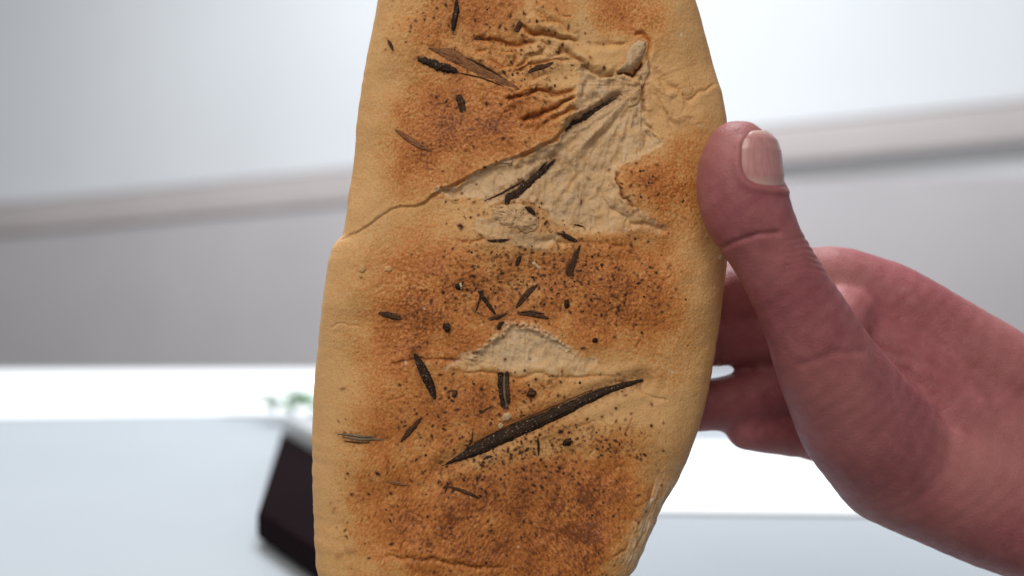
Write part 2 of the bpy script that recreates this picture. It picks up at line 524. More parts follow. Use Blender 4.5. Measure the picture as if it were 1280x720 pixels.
# --- how far each place is baked
toast_and_shade = np.full_like(H, 0.10)
for (u, v, ru, rv, a) in [(590, 15, 95, 55, .38), (600, 140, 105, 62, .46), (560, 170, 60, 45, .18), (640, 165, 60, 36, .18), (530, 205, 50, 45, .30), (765, 18, 48, 32, .36),
                          (800, 25, 38, 28, .22), (838, 238, 40, 46, .50), (795, 222, 26, 18, .30), (860, 180, 30, 25, .20), (522, 355, 54, 58, .46), (600, 362, 60, 46, .34),
                          (690, 345, 75, 45, .32), (782, 350, 64, 54, .46), (745, 402, 76, 36, .36), (512, 422, 52, 46, .44), (600, 428, 40, 26, .30),
                          (560, 505, 66, 46, .48), (640, 498, 60, 30, .34), (480, 530, 34, 60, .26), (620, 600, 105, 42, .36), (640, 668, 125, 62, .46),
                          (525, 660, 70, 55, .34), (770, 585, 85, 48, .36), (745, 655, 66, 58, .40), (845, 430, 34, 50, .24), (480, 600, 50, 50, .18), (700, 740, 90, 60, .35),
                          (560, 760, 100, 50, .3), (620, -80, 120, 60, .5)]:
    toast_and_shade += a * np.exp(-(((UU - u) / ru) ** 2 + ((VV - v) / rv) ** 2) * 0.9)
for (u, v, ru, rv, a) in [(790, 510, 75, 22, -.30), (660, 560, 80, 14, -.20), (600, 575, 40, 14, -.25), (660, 462, 110, 9, -.28), (590, 265, 70, 18, -.10), (640, 300, 50, 16, -.22),
                          (770, 80, 40, 24, -.25), (700, 110, 40, 34, -.22), (640, 352, 30, 22, -.16), (640, 415, 30, 10, -.1), (690, 60, 60, 30, -.20), (730, 20, 14, 40, -.3),
                          (540, 480, 14, 26, -.20), (655, 22, 26, 16, -.22)]:
    toast_and_shade += a * np.exp(-(((UU - u) / ru) ** 2 + ((VV - v) / rv) ** 2))
edge_d = np.minimum(UU - EL[:, None], ER[:, None] - UU)
toast_and_shade *= 0.25 + 0.75 * sstep(18, 78, edge_d + 8 * field(45, 51))
toast_and_shade -= PALE * 0.3
toast_and_shade += smear * 0.75  # fold shade goes in as browner crust
grain = 0.6 * field(2.4, 61, band=True) + 0.5 * field(4.6, 66, band=True) + 0.35 * field(1.6, 67)
gl = 0.8 * field(2.6, 62, 2.6, 62, True) + 0.45 * field(1.7, 68)
gr = 0.8 * field(2.6, 63, 2.6, 118, True) + 0.45 * field(1.7, 69)
low = sstep(480, 560, VV)
mixg = sstep(600, 700, UU)
grain = grain * (1 - 0.75 * low) + low * 0.75 * (gl * mixg + gr * (1 - mixg))
mid = field(24, 64)
flat = np.clip(toast_and_shade, 0, 1)
toast_and_shade += flat * (0.25 * grain + 0.15 * mid) + 0.018 * grain
H += (0.22 + 0.75 * flat) * (0.50 * grain) + 0.10 * field(6, 65)
toast_and_shade *= (1 - T1M)
flour = np.maximum(flour, 0.12 * T1M * sstep(395, 410, VV) * (VV < 480))
toast_and_shade = np.clip(toast_and_shade, 0, 1)
# frayed pale fibres at the lower right border
fray = sstep(560, 640, VV) * (1 - sstep(8, 46, ER[:, None] - UU + 8 * field(30, 71)))
fr = field(2.6, 72, 6.0, 112)
flour = np.maximum(flour, fray * np.clip(0.42 + 0.45 * fr, 0, 1))
H += fray * 0.45 * fr
flour = np.maximum(flour, 0.8 * np.clip(field(5, 73) - 3.0, 0, 1) + 0)
char_and_shade = np.maximum(char_and_shade, np.clip(smear * 1.35 - 0.32, 0, 0.85))  # painted crease shade joins the scorch mask

# --- scorched specks, dust of the burnt stalks
rs = np.random.default_rng(9)


def scatter(n, cu, cv, su, sv, r0=0.6, r1=1.5, a0=0.45, a1=1.0):
    for _ in range(n):
        u, v = rs.normal(cu, su), rs.normal(cv, sv)
        if not (U0 + 8 < u < U1 - 8 and V0 + 8 < v < V1 - 8): continue
        e = samp(edge_d, u, v)
        if e < 25 or (samp(T1M, u, v) > 0.4 and rs.random() < 0.8): continue
        r = r0 + (r1 - r0) * rs.random() ** 2.2
        st = 1 + 1.6 * rs.random() ** 2; ang = rs.uniform(0, math.pi)
        i, j = int(u) - U0, int(v) - V0
        b = (slice(j - 6, j + 8), slice(i - 6, i + 8))
        du, dv = UU[b] - u, VV[b] - v
        x = (du * math.cos(ang) + dv * math.sin(ang)) / st; y = -du * math.sin(ang) + dv * math.cos(ang)
        a = rs.uniform(a0, a1)
        g = a * np.clip(1.35 * np.exp(-(x * x + y * y) / (r * r) * 0.8), 0, 1)
        char_and_shade[b] = np.maximum(char_and_shade[b], g)
        H[b] += 0.35 * r * np.exp(-(x * x + y * y) / (r * r))


for args in [(420, 640, 350, 52, 28), (260, 700, 335, 60, 28), (150, 775, 365, 38, 34), (90, 590, 385, 50, 26), (230, 640, 500, 62, 20), (330, 620, 590, 60, 20),
             (260, 680, 555, 60, 16), (340, 630, 640, 80, 36), (120, 740, 630, 50, 40), (130, 560, 520, 40, 36), (200, 655, 70, 42, 34), (110, 640, 130, 44, 22),
             (60, 580, 180, 40, 40), (46, 530, 30, 40, 18), (40, 800, 240, 26, 22), (24, 700, 110, 30, 30), (70, 655, 278, 30, 16), (30, 600, 262, 26, 12), (8, 740, 250, 40, 30),
             (60, 480, 640, 50, 40), (22, 640, 425, 40, 16), (90, 740, 545, 34, 14), (60, 600, 30, 50, 20), (90, 640, 540, 90, 90)]:
    scatter(int(args[0] * 1.6), *args[1:], 0.5, 1.9, 0.25, 0.95)
scatter(20, 650, 345, 55, 34, 1.4, 2.4, 0.5, 1)
scatter(18, 650, 575, 70, 26, 1.4, 2.6, 0.5, 1)
scatter(26, 670, 612, 55, 18, 2.2, 4.0, 0.2, 0.45)
scatter(30, 640, 660, 80, 30, 2.0, 4.5, 0.12, 0.35)
scatter(14, 770, 360, 40, 34, 2.0, 3.6, 0.15, 0.4)

# ------------------------------------------------------------------ stalk slots: dents in the crust under the big pieces
BIG = [(553, 581), (580, 569), (612, 553), (660, 531), (712, 508), (756, 488), (804, 475)]
for pts, w, dep in ((BIG, 13, 3.2), ([(632, 254), (652, 238), (672, 220), (692, 202)], 8, 2.0), ([(520, 444), (530, 462), (538, 480), (544, 496)], 8, 2.0),
                    ([(545, 64), (590, 84), (646, 112)], 9, 2.0), ([(708, 163), (735, 145), (771, 122)], 6, 2.4)):
    b = box(pts, 40)
    d, s, t = polyline(pts, UU[b], VV[b])
    H[b] -= dep * np.exp(-(d / w) ** 2)
    H[b] += 0.6 * dep * np.exp(-((d - w * 1.35) / (w * 0.6)) ** 2)

HS = H                                           # sampled by everything that lies on the bread

# edge rounding
EDGE_W, EDGE_H = 78.0, 46.0


def edge_drop(e, w=EDGE_W, h=EDGE_H):
    x = np.clip(e / w, 0, 1)
    return h * (1 - np.power(np.clip(1 - (1 - x) ** 2.3, 0, 1), 1 / 2.3))


END_D = np.minimum(VV - (-215), 875 - VV)
DROP = edge_drop(np.minimum(np.clip(edge_d, 0, None), np.clip(END_D, 0, None)))


def surf(u, v):
    return samp(HS, u, v) - samp(DROP, u, v)


# ------------------------------------------------------------------ room behind: wall, moulding, table
def plain(name, col, rough=0.6, spec=0.3, var=0.06, scale=9.0):
    k = N(name)
    n = k.noise(k.obj(), scale, 4, 0.55)
    c = k.ramp(n, [(0.3, tuple(x * (1 - var) for x in col)), (0.7, tuple(min(1, x * (1 + var)) for x in col))])
    k.bump(k.noise(k.obj(), scale * 30, 3, 0.6), 0.08, 0.002)
    return k.base(c, rough, spec)


def bevel_box(name, x0, x1, y0, y1, z0, z1, mat, bev=0.004, **kw):
    bm = bmesh.new()
    bmesh.ops.create_cube(bm, size=1.0)
    for v in bm.verts:
        v.co = ((x0 if v.co.x < 0 else x1), (y0 if v.co.y < 0 else y1), (z0 if v.co.z < 0 else z1))
    bmesh.ops.bevel(bm, geom=list(bm.edges), offset=bev, segments=3, profile=0.6, affect='EDGES')
    c = Vector(((x0 + x1) / 2, (y0 + y1) / 2, z0))
    for v in bm.verts: v.co -= c
    me = bpy.data.meshes.new(name)
    bm.to_mesh(me); bm.free()
    me.polygons.foreach_set('use_smooth', [True] * len(me.polygons))
    return link(name, me, mat, loc=c, **kw)


M_WALL = plain('wall_paint', (0.79, 0.80, 0.815), 0.8, 0.2, 0.03, 2.0)
M_MOULD = plain('moulding_paint', (0.56, 0.50, 0.485), 0.6, 0.3, 0.04, 4.0)
M_PANEL = plain('lower_wall_paint', (0.52, 0.485, 0.49), 0.7, 0.3, 0.05, 2.5)
M_TABLE = plain('table_laminate', (0.36, 0.385, 0.41), 0.45, 0.4, 0.03, 6.0)
M_SUN_PATCH = plain('sun_patch_white', (0.86, 0.86, 0.86), 0.8, 0.2, 0.02, 14.0)  # white of the table's sunlit patch, put into added sheets

ROOM_TURN = math.radians(-16)
o = bevel_box('wall', -3.0, 3.0, 2.10, 2.20, -0.9, 2.2, M_WALL, kind='structure'); o.rotation_euler.z = ROOM_TURN
o = bevel_box('wall_panelling', -2.9, 2.9, 2.05, 2.08, -0.9, 0.222, M_PANEL, label='grey lower panelling of the wall, blurred behind the bread', cat='panelling')
o.rotation_euler.z = ROOM_TURN
o = bevel_box('wall_moulding', -2.9, 2.9, 2.041, 2.048, 0.224, 0.300, M_MOULD, 0.012, label='pale horizontal moulding along the blurred wall behind the bread', cat='moulding')
o.rotation_euler = (0, math.radians(-3.5), ROOM_TURN)

# table: top, apron and legs
table = link('table', None, label='pale grey table far below and behind the bread', cat='table', loc=(0.15, 0.62, -0.86))
TZ = -0.110
def tpart(name, x0, x1, y0, y1, z0, z1, bev=0.004):
    p = bevel_box(name, x0, x1, y0, y1, z0, z1, M_TABLE, bev)
    p.parent = table
    p.location = Vector(p.location) - table.location
tpart('table_top', -0.95, 1.25, 0.028, 1.16, TZ - 0.028, TZ, 0.003)
for lx in (-0.88, 1.13):
    for ly in (0.12, 1.05):
        tpart('leg', lx, lx + 0.05, ly, ly + 0.05, -0.86, TZ - 0.029)
link('floor', mesh_from('floor', [(-4, -2, -0.862), (4, -2, -0.862), (4, 4, -0.862), (-4, 4, -0.862)], [(0, 1, 2, 3)], False),
     plain('floor_tile', (0.30, 0.28, 0.27), 0.5, 0.4, 0.08, 3.0), kind='structure')


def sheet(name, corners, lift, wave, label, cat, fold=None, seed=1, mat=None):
    """a white sheet added on the table in place of a sunlit patch: corners in metres (x, y), gently wavy, with a fold line"""
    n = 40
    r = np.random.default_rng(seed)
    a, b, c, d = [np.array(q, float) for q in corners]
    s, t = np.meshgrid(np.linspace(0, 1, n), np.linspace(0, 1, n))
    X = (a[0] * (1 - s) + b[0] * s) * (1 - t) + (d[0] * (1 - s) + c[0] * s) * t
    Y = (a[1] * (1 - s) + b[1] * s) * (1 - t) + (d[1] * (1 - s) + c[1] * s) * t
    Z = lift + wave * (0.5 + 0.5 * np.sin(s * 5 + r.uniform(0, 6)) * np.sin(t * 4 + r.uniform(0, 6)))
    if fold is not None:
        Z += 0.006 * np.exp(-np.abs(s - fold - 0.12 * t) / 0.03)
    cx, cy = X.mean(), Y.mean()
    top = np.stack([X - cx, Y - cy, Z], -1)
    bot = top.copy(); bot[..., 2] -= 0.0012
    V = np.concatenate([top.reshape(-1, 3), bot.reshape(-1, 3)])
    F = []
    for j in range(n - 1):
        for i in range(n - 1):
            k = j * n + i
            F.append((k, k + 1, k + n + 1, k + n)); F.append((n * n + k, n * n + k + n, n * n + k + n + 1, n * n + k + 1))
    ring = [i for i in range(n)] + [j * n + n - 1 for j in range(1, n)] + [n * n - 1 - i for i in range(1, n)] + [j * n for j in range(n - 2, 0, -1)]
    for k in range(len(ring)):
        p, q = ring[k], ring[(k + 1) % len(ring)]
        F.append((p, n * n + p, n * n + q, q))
    return link(name, mesh_from(name, V, F), mat or M_SUN_PATCH, loc=(cx, cy, TZ), label=label, cat=cat)


sheet('sun_patch_sheet', [(0.06, 0.245), (0.62, 0.215), (0.74, 0.46), (0.10, 0.475)], 0.0014, 0.0004, 'added white creased sheet for the sunlit patch on the table below the hand', 'sun patch', 0.36, 3)
sheet('sun_patch_sheet', [(-0.62, 0.60), (-0.02, 0.66), (-0.06, 1.12), (-0.80, 1.10)], 0.0014, 0.0004, 'added white sheet for the sunlit patch at the far left of the table', 'sun patch', None, 8)

# dark mat with a pale raised border, lying slantwise on the table
M_DARK = plain('dark_lacquer', (0.007, 0.003, 0.004), 0.8, 0.02, 0.15, 20)
M_RIM = plain('pale_rim', (0.40, 0.41, 0.42), 0.5, 0.4, 0.08, 30)
tray = link('tray', None, label='dark tray with a pale grey rim, blurred at the lower left', cat='tray', loc=(-0.20, 0.55, TZ + 0.004))


def prism(name, pts, z0, z1, mat, parent):
    bm = bmesh.new()
    vs = [bm.verts.new((x + 0.20, y - 0.55, z0)) for x, y in pts]
    f = bm.faces.new(vs)
    r = bmesh.ops.extrude_face_region(bm, geom=[f])
    for g in r['geom']:
        if isinstance(g, bmesh.types.BMVert): g.co.z = z1
    bmesh.ops.recalc_face_normals(bm, faces=bm.faces)
    bmesh.ops.bevel(bm, geom=list(bm.edges), offset=0.003, segments=2, profile=0.6, affect='EDGES')
    me = bpy.data.meshes.new(name); bm.to_mesh(me); bm.free()
    return link(name, me, mat, parent)


A, B, Cc, D = (-0.152, 0.425), (-0.055, 0.215), (-0.030, 0.045), (-0.108, 0.180)
prism('tray_base', [A, B, Cc, D], 0.0, 0.012, M_DARK, tray)
prism('rim', [(-0.153, 0.429), (-0.138, 0.440), (-0.026, 0.21), (-0.053, 0.213)], 0.0, 0.022, M_RIM, tray)

# leafy garnish with a small red fruit beside the tray
g = link('garnish', None, label='small green sprig with a red berry beside the dark tray', cat='garnish', loc=(-0.168, 0.56, TZ + 0.012))
rg = np.random.default_rng(12)
LV, LF = [], []
for k in range(46):
    c = np.array([rg.normal(0, 0.035), rg.normal(0, 0.008), abs(rg.normal(0.008, 0.005))])
    c[1] += -c[0] * 1.1
    a = rg.uniform(0, 6.28); l = rg.uniform(0.008, 0.014); w = l * 0.4; up = rg.uniform(-0.2, 0.6)
    dx = np.array([math.cos(a), math.sin(a), up]) * l; dy = np.array([-math.sin(a), math.cos(a), 0.2]) * w
    n0 = len(LV)
    LV += [c - dx, c + dy, c + dx, c - dy, c + np.array([0, 0, 0.002])]
    LF += [(n0, n0 + 1, n0 + 4), (n0 + 1, n0 + 2, n0 + 4), (n0 + 2, n0 + 3, n0 + 4), (n0 + 3, n0, n0 + 4)]
link('leaves', mesh_from('leaves', LV, LF), plain('leaf_green', (0.06, 0.16, 0.05), 0.5, 0.4, 0.3, 60), g, kind='stuff')
bm = bmesh.new(); bmesh.ops.create_icosphere(bm, subdivisions=3, radius=0.011)
for v in bm.verts:
    v.co.z *= 0.88; v.co += Vector((0.050, -0.075, 0.004))
me = bpy.data.meshes.new('berry'); bm.to_mesh(me); bm.free(); me.polygons.foreach_set('use_smooth', [True] * len(me.polygons))
link('berry', me, plain('berry_red', (0.35, 0.02, 0.02), 0.3, 0.5, 0.15, 60), g)

# ------------------------------------------------------------------ the bread
rows = np.concatenate([np.array([-214.5, -213, -211]), np.arange(-208, -20, 5.0), np.arange(-20, 741, 1.05), np.arange(745, 868, 5.0), np.array([870, 872, 873.5, 874.5])])
NF, NB = 640, 56
tt = np.linspace(0, 1, NF)
wf = tt - 0.42 * np.sin(2 * np.pi * tt) / (2 * np.pi)
tb = np.linspace(1, 0, NB + 2)[1:-1]
wb = tb - 0.6 * np.sin(2 * np.pi * tb) / (2 * np.pi)
el, er = np.interp(rows, _vr, EL), np.interp(rows, _vr, ER)
Uf = el[:, None] + (er - el)[:, None] * wf[None, :]
Ub = el[:, None] + (er - el)[:, None] * wb[None, :]
Vf = np.repeat(rows[:, None], NF, 1); Vb = np.repeat(rows[:, None], NB, 1)
endd = np.minimum(rows + 215, 875 - rows)[:, None]
ef = np.minimum(np.minimum(Uf - el[:, None], er[:, None] - Uf), endd)
eb = np.minimum(np.minimum(Ub - el[:, None], er[:, None] - Ub), endd)
inner = sstep(0, 10, ef)
hf = samp(HS, Uf, Vf) * inner - edge_drop(np.clip(ef, 0, None))
hb = -EDGE_H - 46.0 * np.power(np.clip(1 - (1 - np.clip(eb / 60, 0, 1)) ** 2.4, 0, 1), 1 / 2.2) + 1.5 * samp(field(40, 91), Ub, Vb) * sstep(0, 20, eb)
Uall, Vall, Hall = np.concatenate([Uf, Ub], 1), np.concatenate([Vf, Vb], 1), np.concatenate([hf, hb], 1)
P = np.stack([(Uall - 640) * PX, -Hall * PX, (360 - Vall) * PX], -1)
BASE = np.array([0.0, 0.009, (360 - 875) * PX])
me = grid_mesh('crust', P - BASE)
def both(Fm, back):
    return np.concatenate([samp(Fm, Uf, Vf), np.full(Ub.shape, 0.0) + back], 1)
attr(me, 'toast_and_shade', both(toast_and_shade, np.clip(0.3 + 0.15 * samp(mid, Ub, Vb), 0, 1) * sstep(0, 60, eb)))
CRUST_ME = me
attr(me, 'crumb', both(crumb, 0)); attr(me, 'flour', both(np.clip(flour, 0, 1), 0))
bread = link('flatbread', None, label='long oval flatbread with toasted blotches and a torn crust, held upright', cat='bread', loc=tuple(BASE))
link('crust', me, M_CRUST, bread)


def flake(name, pts, thick, mat, parent=bread, rings=9, seed=0, rough=0.5, lift=0.0, sub=6, tilt=(0.0, 0.0), crumbly=0.15):
    """a lump or scrap of crust/crumb on the face: outline in px, domed, rough, closed below"""
    r = np.random.default_rng(seed)
    p = np.asarray(pts, float)
    q = []
    for k in range(len(p)):
        a, b = p[k], p[(k + 1) % len(p)]
        for j in range(sub): q.append(a + (b - a) * j / sub)
    q = np.array(q); n = len(q)
    c = q.mean(0)
    jit = np.convolve(np.tile(r.standard_normal(n), 3), np.ones(3) / 3, 'same')[n:2 * n]
    ph = r.uniform(0, 6.28, 6)
    V = []
    for k in range(rings):
        f = 1 - k / rings
        z = thick * (1 - f ** 3.2)
        for i in range(n):
            w = c + (q[i] - c) * f * (1 + 0.05 * jit[i])
            hn = rough * (0.55 * float(samp(n4a, w[0], w[1])) + 0.75 * float(samp(n9b, w[0], w[1])) + 0.30 * r.standard_normal())
            h = float(surf(w[0], w[1])) * 0.6 + float(surf(c[0], c[1])) * 0.4 if k else float(surf(w[0], w[1])) - 1.5
            tl = tilt[0] * (w[0] - c[0]) + tilt[1] * (w[1] - c[1])
            V.append(W(w[0], w[1], h + (lift + z + hn + tl if k else 0)))
    V.append(W(c[0], c[1], float(surf(*c)) + lift + thick))
    V.append(W(c[0], c[1], float(surf(*c)) - 2.0))
    F = []
    for k in range(rings - 1):
        for i in range(n):
            a = k * n + i; b = k * n + (i + 1) % n
            F.append((a, b, b + n, a + n))
    top = rings * n
    for i in range(n):
        F.append(((rings - 1) * n + i, (rings - 1) * n + (i + 1) % n, top)); F.append(((i + 1) % n, i, top + 1))
    V = np.array(V) - BASE
    fm = mesh_from(name, V, F)
    if mat is M_CRUST:
        attr(fm, 'toast_and_shade', np.clip(0.12 + 0.08 * r.standard_normal(len(V)), 0, 1)); attr(fm, 'crumb', np.full(len(V), crumbly))
        attr(fm, 'char_and_shade', np.where(r.random(len(V)) < 0.09 * crumbly, r.uniform(0.4, 1.0, len(V)), 0)); attr(fm, 'flour', np.zeros(len(V)))
    return link(name, fm, mat, parent)


flake('crust_flap', [(782, 66), (790, 55), (800, 49), (808, 52), (807, 64), (801, 76), (794, 86), (786, 93), (777, 92), (772, 90), (779, 80)], 8.5, M_CRUMB, seed=1, rough=0.6, lift=1.0)['label'] = 'pale curled flap of peeled crust'
flake('crust_flap', [(800, 86), (810, 74), (813, 88), (808, 100), (803, 110), (797, 102), (794, 94)], 4.0, M_CRUST, seed=2, rough=0.6, crumbly=0.8)
flake('crumb_lump', [(614, 262), (622, 256), (634, 257), (648, 255), (662, 260), (672, 272), (676, 284), (668, 291), (656, 293), (646, 287), (634, 287), (624, 280), (617, 272)], 2.8, M_CRUST, seed=3, rough=1.0, rings=14, crumbly=0.7)
flake('crumb_lump', [(774, 112), (786, 106), (800, 112), (803, 122), (796, 132), (786, 136), (778, 126)], 3.0, M_CRUST, seed=4, rough=0.8, crumbly=0.6)
flake('crust_scrap', [(622, 205), (632, 200), (640, 197), (642, 203), (639, 209), (634, 206)], 2.8, M_CRUMB, seed=5, rough=0.3)
flake('flour_bead', [(449, 334), (453, 329), (459, 331), (460, 337), (455, 342), (449, 340)], 2.6, M_CRUST, seed=6, rough=0.2)
flake('flour_bead', [(480, 334), (485, 331), (491, 333), (492, 338), (487, 341), (481, 339)], 2.4, M_CRUST, seed=7, rough=0.2)
flake('crumb_lump', [(626, 521), (630, 515), (637, 514), (641, 519), (636, 525), (628, 526)], 2.4, M_CRUMB, seed=8, rough=0.4)
flake('crumb_lump', [(622, 530), (626, 526), (630, 530), (627, 536), (623, 535)], 1.8, M_CRUMB, seed=9, rough=0.3)
flake('crust_scrap', [(664, 326), (668, 327), (677, 335), (676, 338), (671, 335), (664, 329)], 1.6, M_CRUMB, seed=10, rough=0.2)
flake('crust_scrap', [(898, 321), (902, 317), (907, 319), (908, 324), (904, 327), (900, 325)], 2.0, M_CRUMB, seed=11, rough=0.3)
flake('crumb_lump', [(846, 108), (853, 103), (862, 103), (868, 110), (866, 118), (858, 121), (849, 118)], 1.5, M_CRUST, seed=12, rough=0.15)

# ------------------------------------------------------------------ burnt stalk fragments
def fragment(name, pts, width, label, mat=M_CHAR, height=None, prof='lens', hollow=0.0, seed=0, cat='stalk fragment', ns=None, lift=0.6, rag=0.10,
             group='burnt stalk fragments stuck to the bread', parent=None):
    r = np.random.default_rng(seed + 100)
    rag *= 0.55
    p = np.asarray(pts, float)
    seg = np.linalg.norm(np.diff(p, axis=0), axis=1); cum = np.concatenate([[0], np.cumsum(seg)]); L = cum[-1]
    ns = ns or int(min(90, max(14, L / 1.4)))
    nc = 18
    s = np.linspace(0, 1, ns)
    cu = np.interp(s * L, cum, p[:, 0]); cv = np.interp(s * L, cum, p[:, 1])
    if len(p) > 2:
        k = max(1, ns // 14)
        cu2, cv2 = smooth1(cu, k), smooth1(cv, k)
        cu2[0], cv2[0], cu2[-1], cv2[-1] = cu[0], cv[0], cu[-1], cv[-1]; cu, cv = cu2, cv2
    du, dv = np.gradient(cu), np.gradient(cv); n = np.hypot(du, dv) + 1e-9; du, dv = du / n, dv / n
    if prof == 'lens': w = np.power(np.clip(np.sin(np.pi * (0.03 + 0.94 * s)), 0, 1), 0.62)
    elif prof == 'spear': w = np.power(np.clip(1 - s, 0, 1), 0.55) * sstep(-0.02, 0.10, s)
    elif prof == 'club': w = sstep(-0.03, 0.10, s) * (0.55 + 0.45 * s) * (1 - sstep(0.90, 1.04, s))
    elif prof == 'blade': w = np.power(np.clip(np.minimum(s / 0.22, 1), 0.02, 1), 0.9) * np.power(np.clip((1.02 - s) / 0.62, 0, 1), 0.55).clip(0, 1)
    else: w = sstep(-0.05, 0.05, s) * (1 - sstep(0.95, 1.05, s))
    w = np.maximum(w, 0.05)
    wl = w * (1 + rag * smooth1(r.standard_normal(ns), 2) * 1.5); wr = w * (1 + rag * smooth1(r.standard_normal(ns), 2) * 1.5)
    height = (height or width * 0.42) * 0.68
    lift -= 0.7
    P = np.zeros((ns, nc, 3)); al = np.zeros((ns, nc)); ac = np.zeros((ns, nc))
    base_h = smooth1(surf(cu, cv), max(1, ns // 8)) if ns > 10 else surf(cu, cv)
    base_h = 0.55 * base_h + 0.45 * surf(cu, cv)
    groove = r.uniform(0, 6.28)
    for j in range(nc):
        a = 2 * math.pi * j / nc
        x = math.cos(a); z = math.sin(a)
        half = np.where(x < 0, wl, wr) * width / 2
        off = x * half
        pu, pv = cu - dv * off, cv + du * off
        zz = height * (np.sqrt(w) * (z if z > 0 else 0.9 * z))
        if z > 0:
            zz = zz * (1 + 0.14 * math.sin(5 * x + groove)) + 0.10 * height * r.standard_normal(ns)
            if hollow: zz = zz - hollow * height * math.exp(-(x / 0.45) ** 2) * np.sqrt(w)
        hgt = base_h + lift + zz
        P[:, j, 0] = (pu - 640) * PX; P[:, j, 1] = -hgt * PX; P[:, j, 2] = (360 - pv) * PX
        al[:, j] = s * L * PX; ac[:, j] = x * width / 2 * PX + (0.01 if z < 0 else 0)
    org = np.array(W(cu[0], cv[0], float(base_h[0])))
    if mat is not M_STRAW:                       # scorch left in the crust round the piece
        b = box(p, 30)
        dd, _, _ = polyline(p, UU[b] + 1.2 * n4a[b], VV[b] + 1.2 * n4b[b])
        st = 0.42 * np.exp(-(dd / (width * 0.5 + 1.6)) ** 2) * np.clip(0.75 + 0.4 * n4a[b], 0, 1.2) + 0.16 * np.exp(-(dd / (width * 0.9 + 3)) ** 2) * np.clip(n4b[b], 0, 1.5)
        char_and_shade[b] = np.maximum(char_and_shade[b], st)
    if parent is not None: org = np.array(parent.matrix_world.translation if False else parent['_o'])
    me = grid_mesh(name, P - org)
    bm = bmesh.new(); bm.from_mesh(me)
    bm.verts.ensure_lookup_table()
    for row in (0, ns - 1):
        ring = [bm.verts[row * nc + k] for k in range(nc)]
        try: bm.faces.new(ring if row else ring[::-1])
        except ValueError: pass
    bm.to_mesh(me); bm.free()
    me.polygons.foreach_set('use_smooth', [True] * len(me.polygons))
    attr(me, 'along', al); attr(me, 'across', ac)
    if parent is not None:
        return link(name, me, mat, parent)
    o = link(name, me, mat, loc=tuple(org), label=label, cat=cat, group=group)
    o['_o'] = tuple(float(x) for x in org)
    return o


big = fragment('stalk_fragment', BIG, 20, 'longest black charred stalk, slanting across the lower bread', M_CHAR, 7.5, 'blade', 0.0, 1, lift=0.2, rag=0.05)
fragment('side_strand', [(577, 570), (584, 560), (590, 550), (592, 534)], 3.4, None, M_CHAR, 2.4, 'spear', 0, 2, parent=big)
fragment('edge_strand', [(592, 552), (640, 528), (690, 506), (740, 486)], 2.2, None, M_STRAW, 2.4, 'lens', 0, 3, parent=big, lift=1.0)
fragment('side_strand', [(604, 573), (610, 570), (616, 569)], 3.4, None, M_CHAR, 2.0, 'lens', 0, 4, parent=big)
b2 = fragment('stalk_fragment', [(631, 256), (644, 244), (660, 230), (676, 216), (694, 200)], 14, 'frayed black stalk piece lying on the bare torn crumb', M_CHAR, 5.5, 'spear', 0, 5, rag=0.2)
fragment('side_strand', [(606, 252), (624, 244), (642, 234), (656, 226)], 3.0, None, M_CHAR2, 2.2, 'lens', 0, 6, parent=b2)
fragment('side_strand', [(670, 218), (678, 208), (684, 202)], 3.0, None, M_CHAR, 2.0, 'lens', 0, 7, parent=b2)
fragment('stalk_fragment', [(706, 165), (716, 155), (730, 147), (748, 136), (772, 122)], 8.0, 'thin black stalk wedged in the upper edge of the tear', M_CHAR, 4.5, 'lens', 0, 8, rag=0.25, lift=-0.5)
b3 = fragment('stalk_fragment', [(536, 61), (560, 68), (590, 83), (622, 100), (649, 114)], 17, 'broad reddish-brown splinter, the largest near the top left', M_STRAW, 5.0, 'blade', 0.25, 9, rag=0.10)
fragment('side_strand', [(572, 92), (600, 98), (630, 110)], 2.6, None, M_CHAR2, 2.0, 'lens', 0, 10, parent=b3)
fragment('side_strand', [(568, 70), (590, 76), (612, 88), (634, 102)], 2.8, None, M_CHAR2, 3.0, 'lens', 0, 40, parent=b3, lift=1.0)
fragment('stalk_fragment', [(523, 75), (540, 80), (556, 86), (573, 91)], 12, 'ragged black clump at the broad end of the reddish splinter', M_CHAR, 6.0, 'lens', 0, 11, rag=0.35)
fragment('stalk_fragment', [(571, 2), (571, 16), (568, 28), (566, 42)], 8, 'upright black stalk piece at the very top of the bread', M_CHAR, 3.8, 'lens', 0, 12, rag=0.15)
fragment('stalk_fragment', [(573, 120), (577, 130), (580, 141)], 9.5, 'short hollow brown stub below the reddish splinter', M_CHAR2, 3.4, 'stick', 0.8, 13)
fragment('stalk_fragment', [(494, 162), (508, 172), (524, 182), (540, 189)], 8, 'brown slanting splinter near the upper left edge', M_STRAW, 3.6, 'lens', 0.3, 14)
fragment('stalk_fragment', [(645, 41), (648, 35), (651, 29)], 7, 'tiny dark seed-like piece above the gathered folds', M_CHAR2, 3.6, 'stick', 0.3, 15)
fragment('stalk_fragment', [(485, 50), (489, 57), (492, 64)], 5, 'tiny brown sliver nearest the upper left edge', M_CHAR2, 2.2, 'lens', 0, 16)
fragment('stalk_fragment', [(519, 442), (526, 455), (533, 470), (540, 485), (544, 498)], 13, 'plump black husk left of the lower torn patch', M_CHAR, 5.8, 'lens', 0.2, 17, rag=0.08)
fragment('stalk_fragment', [(474, 391), (488, 394), (503, 398)], 8, 'small dark sliver lying level near the left edge', M_CHAR2, 3.2, 'lens', 0.4, 18)
fragment('stalk_fragment', [(645, 385), (654, 373), (663, 363), (672, 356)], 8, 'slim brown husk pointing up right above the lower tear', M_CHAR2, 3.4, 'lens', 0.55, 19)
